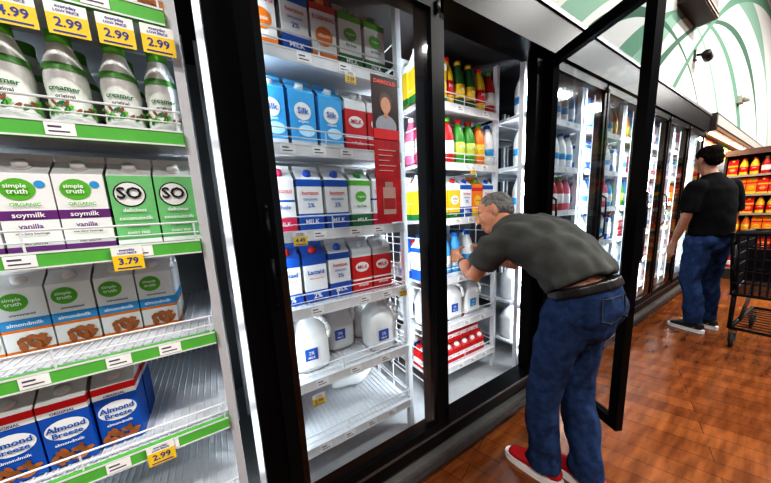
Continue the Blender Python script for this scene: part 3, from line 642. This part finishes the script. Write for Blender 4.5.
for sy in (-1,1):
    b.path([L(-.06,sy*.25,1.0),L(.0,sy*.265,.90),L(.03,sy*.23,.52),L(.06,sy*.23,.17),L(.80,sy*.17,.19)],.015,CB,10)
    b.path([L(.75,sy*.17,.60),L(.62,sy*.18,.40),L(.30,sy*.2,.18)],.011,CB,10)
b.path([L(.06,-.23,.17),L(.06,.23,.17)],.012,CB,10); b.path([L(.80,-.17,.19),L(.80,.17,.19)],.012,CB,10)
for k in range(9): x=.12+k*.08; b.rod(L(x,-.2,.18),L(x,.2,.18),.005,CB,6)
obj("frame",b.mesh(),cart)
b=MB(); b.rod(L(-.07,-.26,1.0),L(-.07,.26,1.0),.018,mat((.03,.03,.03),.35),14); b.box(-.53,-.505,-.08,.08,.985,1.02,mat((.03,.03,.03),.35)); obj("handle",b.mesh(),cart)
b=MB(); b.box(-.40,-.39,-.2,.2,.60,.86,CB); b.box(-.45,-.39,-.2,.2,.70,.71,CB); b.box(-.39,-.30,-.2,.2,.70,.71,CB); obj("child_seat",b.mesh(),cart)
for x,y in ((.08,.21),(.08,-.21),(.78,.16),(.78,-.16)):
    b=MB(); b.rod(L(x,y-.012,.062),L(x,y+.012,.062),.062,mat((.03,.03,.03),.5),20); b.rod(L(x,y-.014,.062),L(x,y+.014,.062),.03,mat((.35,.35,.35),.4),14)
    wh=obj("wheel",b.mesh(),cart)
    b=MB(); b.box(x-.45-.02,x-.45+.02,y-.022,y-.016,.05,.15,CM); b.box(x-.45-.02,x-.45+.02,y+.016,y+.022,.05,.15,CM); b.box(x-.45-.022,x-.45+.022,y-.022,y+.022,.145,.165,CM); obj("caster_fork",b.mesh(),wh)
# ------------------------------------------------------------------ open juice case further along
jc=obj("open_display_case",None,loc=(5.70,0.86,0),label="open refrigerated display case stocked with orange and red juice",category="display case")
JL=6.2
b=MB(); b.box(0,JL,0,.95,0,.35,mat((.06,.055,.05),.5)); b.box(0,JL,-.03,0,.10,.16,BUMP); b.box(0,JL,-.01,0,.33,.36,mat((.5,.5,.5),.3,.7)); obj("base",b.mesh(),jc)
b=MB(); b.box(0,JL,.60,.66,.35,2.2,mat((.25,.2,.15),.5)); obj("back_panel",b.mesh(),jc)
for xx in (0,JL-.03):
    b=MB(); b.box(xx,xx+.03,0.08,.60,.35,2.2,mat((.03,.03,.03),.4)); obj("end_panel",b.mesh(),jc)
b=MB(); b.box(0,JL,-.04,.95,2.14,2.36,mat((.05,.04,.035),.4)); b.box(0,JL,-.055,-.04,2.15,2.18,mat((.20,.12,.07),.4)); b.box(0,JL,-.05,-.04,2.21,2.33,mat((.38,.37,.34),.5)); obj("canopy",b.mesh(),jc)
b=MB(); b.box(.05,JL-.05,.0,.03,2.12,2.14,mat((1,.95,.85),.5,emit=2)); obj("light_tube",b.mesh(),jc)
jlev=[.36,.66,.96,1.26,1.56,1.86]
for z in jlev[1:]:
    b=MB(); b.box(.05,JL-.05,.06,.60,z-.015,z,RACK); s=obj("shelf",b.mesh(),jc)
    b=MB(); b.box(.05,JL-.05,.05,.06,z-.025,z+.012,mat((.4,.3,.15),.5)); obj("price_rail",b.mesh(),s)
g="juice in the open display case"
for li,z in enumerate(jlev):
    for i in range(40 if li==5 else 10):
        k=["orangeb","redj","orj","redb","yelb","redj","orj"][(i//4+li*2)%7]
        put(k,5.80+i*.108,.975,z+.001,g)
LL=bpy.data.lights.new("display_light",'AREA'); LL.shape='RECTANGLE'; LL.size=5.8; LL.size_y=.1; LL.energy=45; LL.color=(1,.95,.88)
lo=bpy.data.objects.new("display_light",LL); COL.objects.link(lo); lo.location=(8.75,.80,2.11); lo.rotation_euler=(math.radians(22),0,0)
# free-standing end display facing down the aisle
DX=6.7
ed=obj("end_display",None,loc=(DX,0.35,0),label="end display rack packed with red and orange packaged juice",category="display rack")
DK=mat((.04,.035,.03),.5)
b=MB(); b.box(-.02,.5,-.48,.48,0,.16,DK); obj("base",b.mesh(),ed)
b=MB(); b.box(.42,.46,-.48,.48,.16,1.86,mat((.10,.08,.06),.5)); obj("back_panel",b.mesh(),ed)
for sy in (-1,1):
    b=MB(); b.box(.0,.42,sy*.465-.012,sy*.465+.012,.16,1.86,DK); obj("side_panel",b.mesh(),ed)
b=MB(); b.box(-.03,.46,-.48,.48,1.86,1.94,mat((.12,.07,.05),.5)); obj("header",b.mesh(),ed)
dl=[.17,.45,.73,1.01,1.29,1.57]
for z in dl:
    b=MB(); b.box(0,.42,-.45,.45,z-.012,z,RACK); s=obj("shelf",b.mesh(),ed)
    b=MB(); b.box(-.012,0,-.45,.45,z-.025,z+.008,mat((.35,.30,.25),.5)); obj("price_rail",b.mesh(),s)
g="red and orange juice packed on the end display"
for li,z in enumerate(dl):
    for i in range(9):
        for r in range(2):
            k=["redj","orj","orangeb","redb","yelb","redj","darkb"][(i//2+li*3)%7]
            put(k,DX+.055+r*.11,.35-.392+i*.098,z+.001,g,rot=-math.pi/2)
# ------------------------------------------------------------------ wall gadgets
b=MB(); b.box(-.05,.05,-.02,0.003,-.05,.05,mat((.1,.1,.1),.4)); b.rod((0,-.02,0),(0,-.09,-.02),.012,BLACKM,10); b.rod((-.05,-.10,-.03),(.08,-.10,-.05),.04,BLACKM,16)
obj("security_camera",b.mesh(),loc=(5.0,.96,2.92),label="small black security camera fixed on the painted wall",category="camera")
b=MB(); b.box(-.10,.10,-.05,0.003,-.06,.06,mat((.5,.47,.42),.5)); b.rod((-.05,-.05,0),(-.05,-.12,.0),.035,mat((.5,.47,.42),.5),14,.045); b.rod((.06,-.05,0),(.06,-.12,0),.035,mat((.5,.47,.42),.5),14,.045)
obj("emergency_light",b.mesh(),loc=(8.2,.96,2.95),label="beige twin-head emergency light on the wall",category="emergency light")
b=MB(); BW=mat((.03,.018,.014),.5); b.box(-.36,.36,-.16,0.003,-.03,.14,BW); b.box(-.38,.38,-.17,-.16,.02,.05,mat((.15,.08,.04),.4)); b.box(-.38,.38,-.17,-.16,-.02,.0,mat((.15,.08,.04),.4))
obj("decorative_soffit",b.mesh(),loc=(4.50,.96,3.20),label="dark brown decorative soffit box on the wall",category="wall decoration")
# ------------------------------------------------------------------ ceiling fixtures + lights
FX=mat((1,.99,.97),.5,emit=4.0)
for x in (-2.2,2.9,5.4,8.0,11.0,14.0):
    for y in (-1.5,-3.6):
        if x==2.9 and y<-2: continue
        b=MB(); b.box(-.65,.65,-.15,.15,0,.06,mat((.6,.6,.6),.4)); r=obj("ceiling_light",b.mesh(),loc=(x,y,5.14),label="long white fluorescent fixture on the ceiling",category="ceiling light",group="fluorescent ceiling fixtures")
        b=MB(); b.box(-.6,.6,-.12,.12,-.01,0,FX); obj("diffuser",b.mesh(),r)
        A=bpy.data.lights.new("fixture_lamp",'AREA'); A.shape='RECTANGLE'; A.size=1.2; A.size_y=.24; A.energy=140; A.color=(1,.985,.96)
        ao=bpy.data.objects.new("fixture_lamp",A); COL.objects.link(ao); ao.location=(x,y,5.12)
wd=bpy.data.worlds.new("world"); scene.world=wd; wd.use_nodes=True; wd.node_tree.nodes["Background"].inputs[0].default_value=(.55,.58,.63,1); wd.node_tree.nodes["Background"].inputs[1].default_value=.30
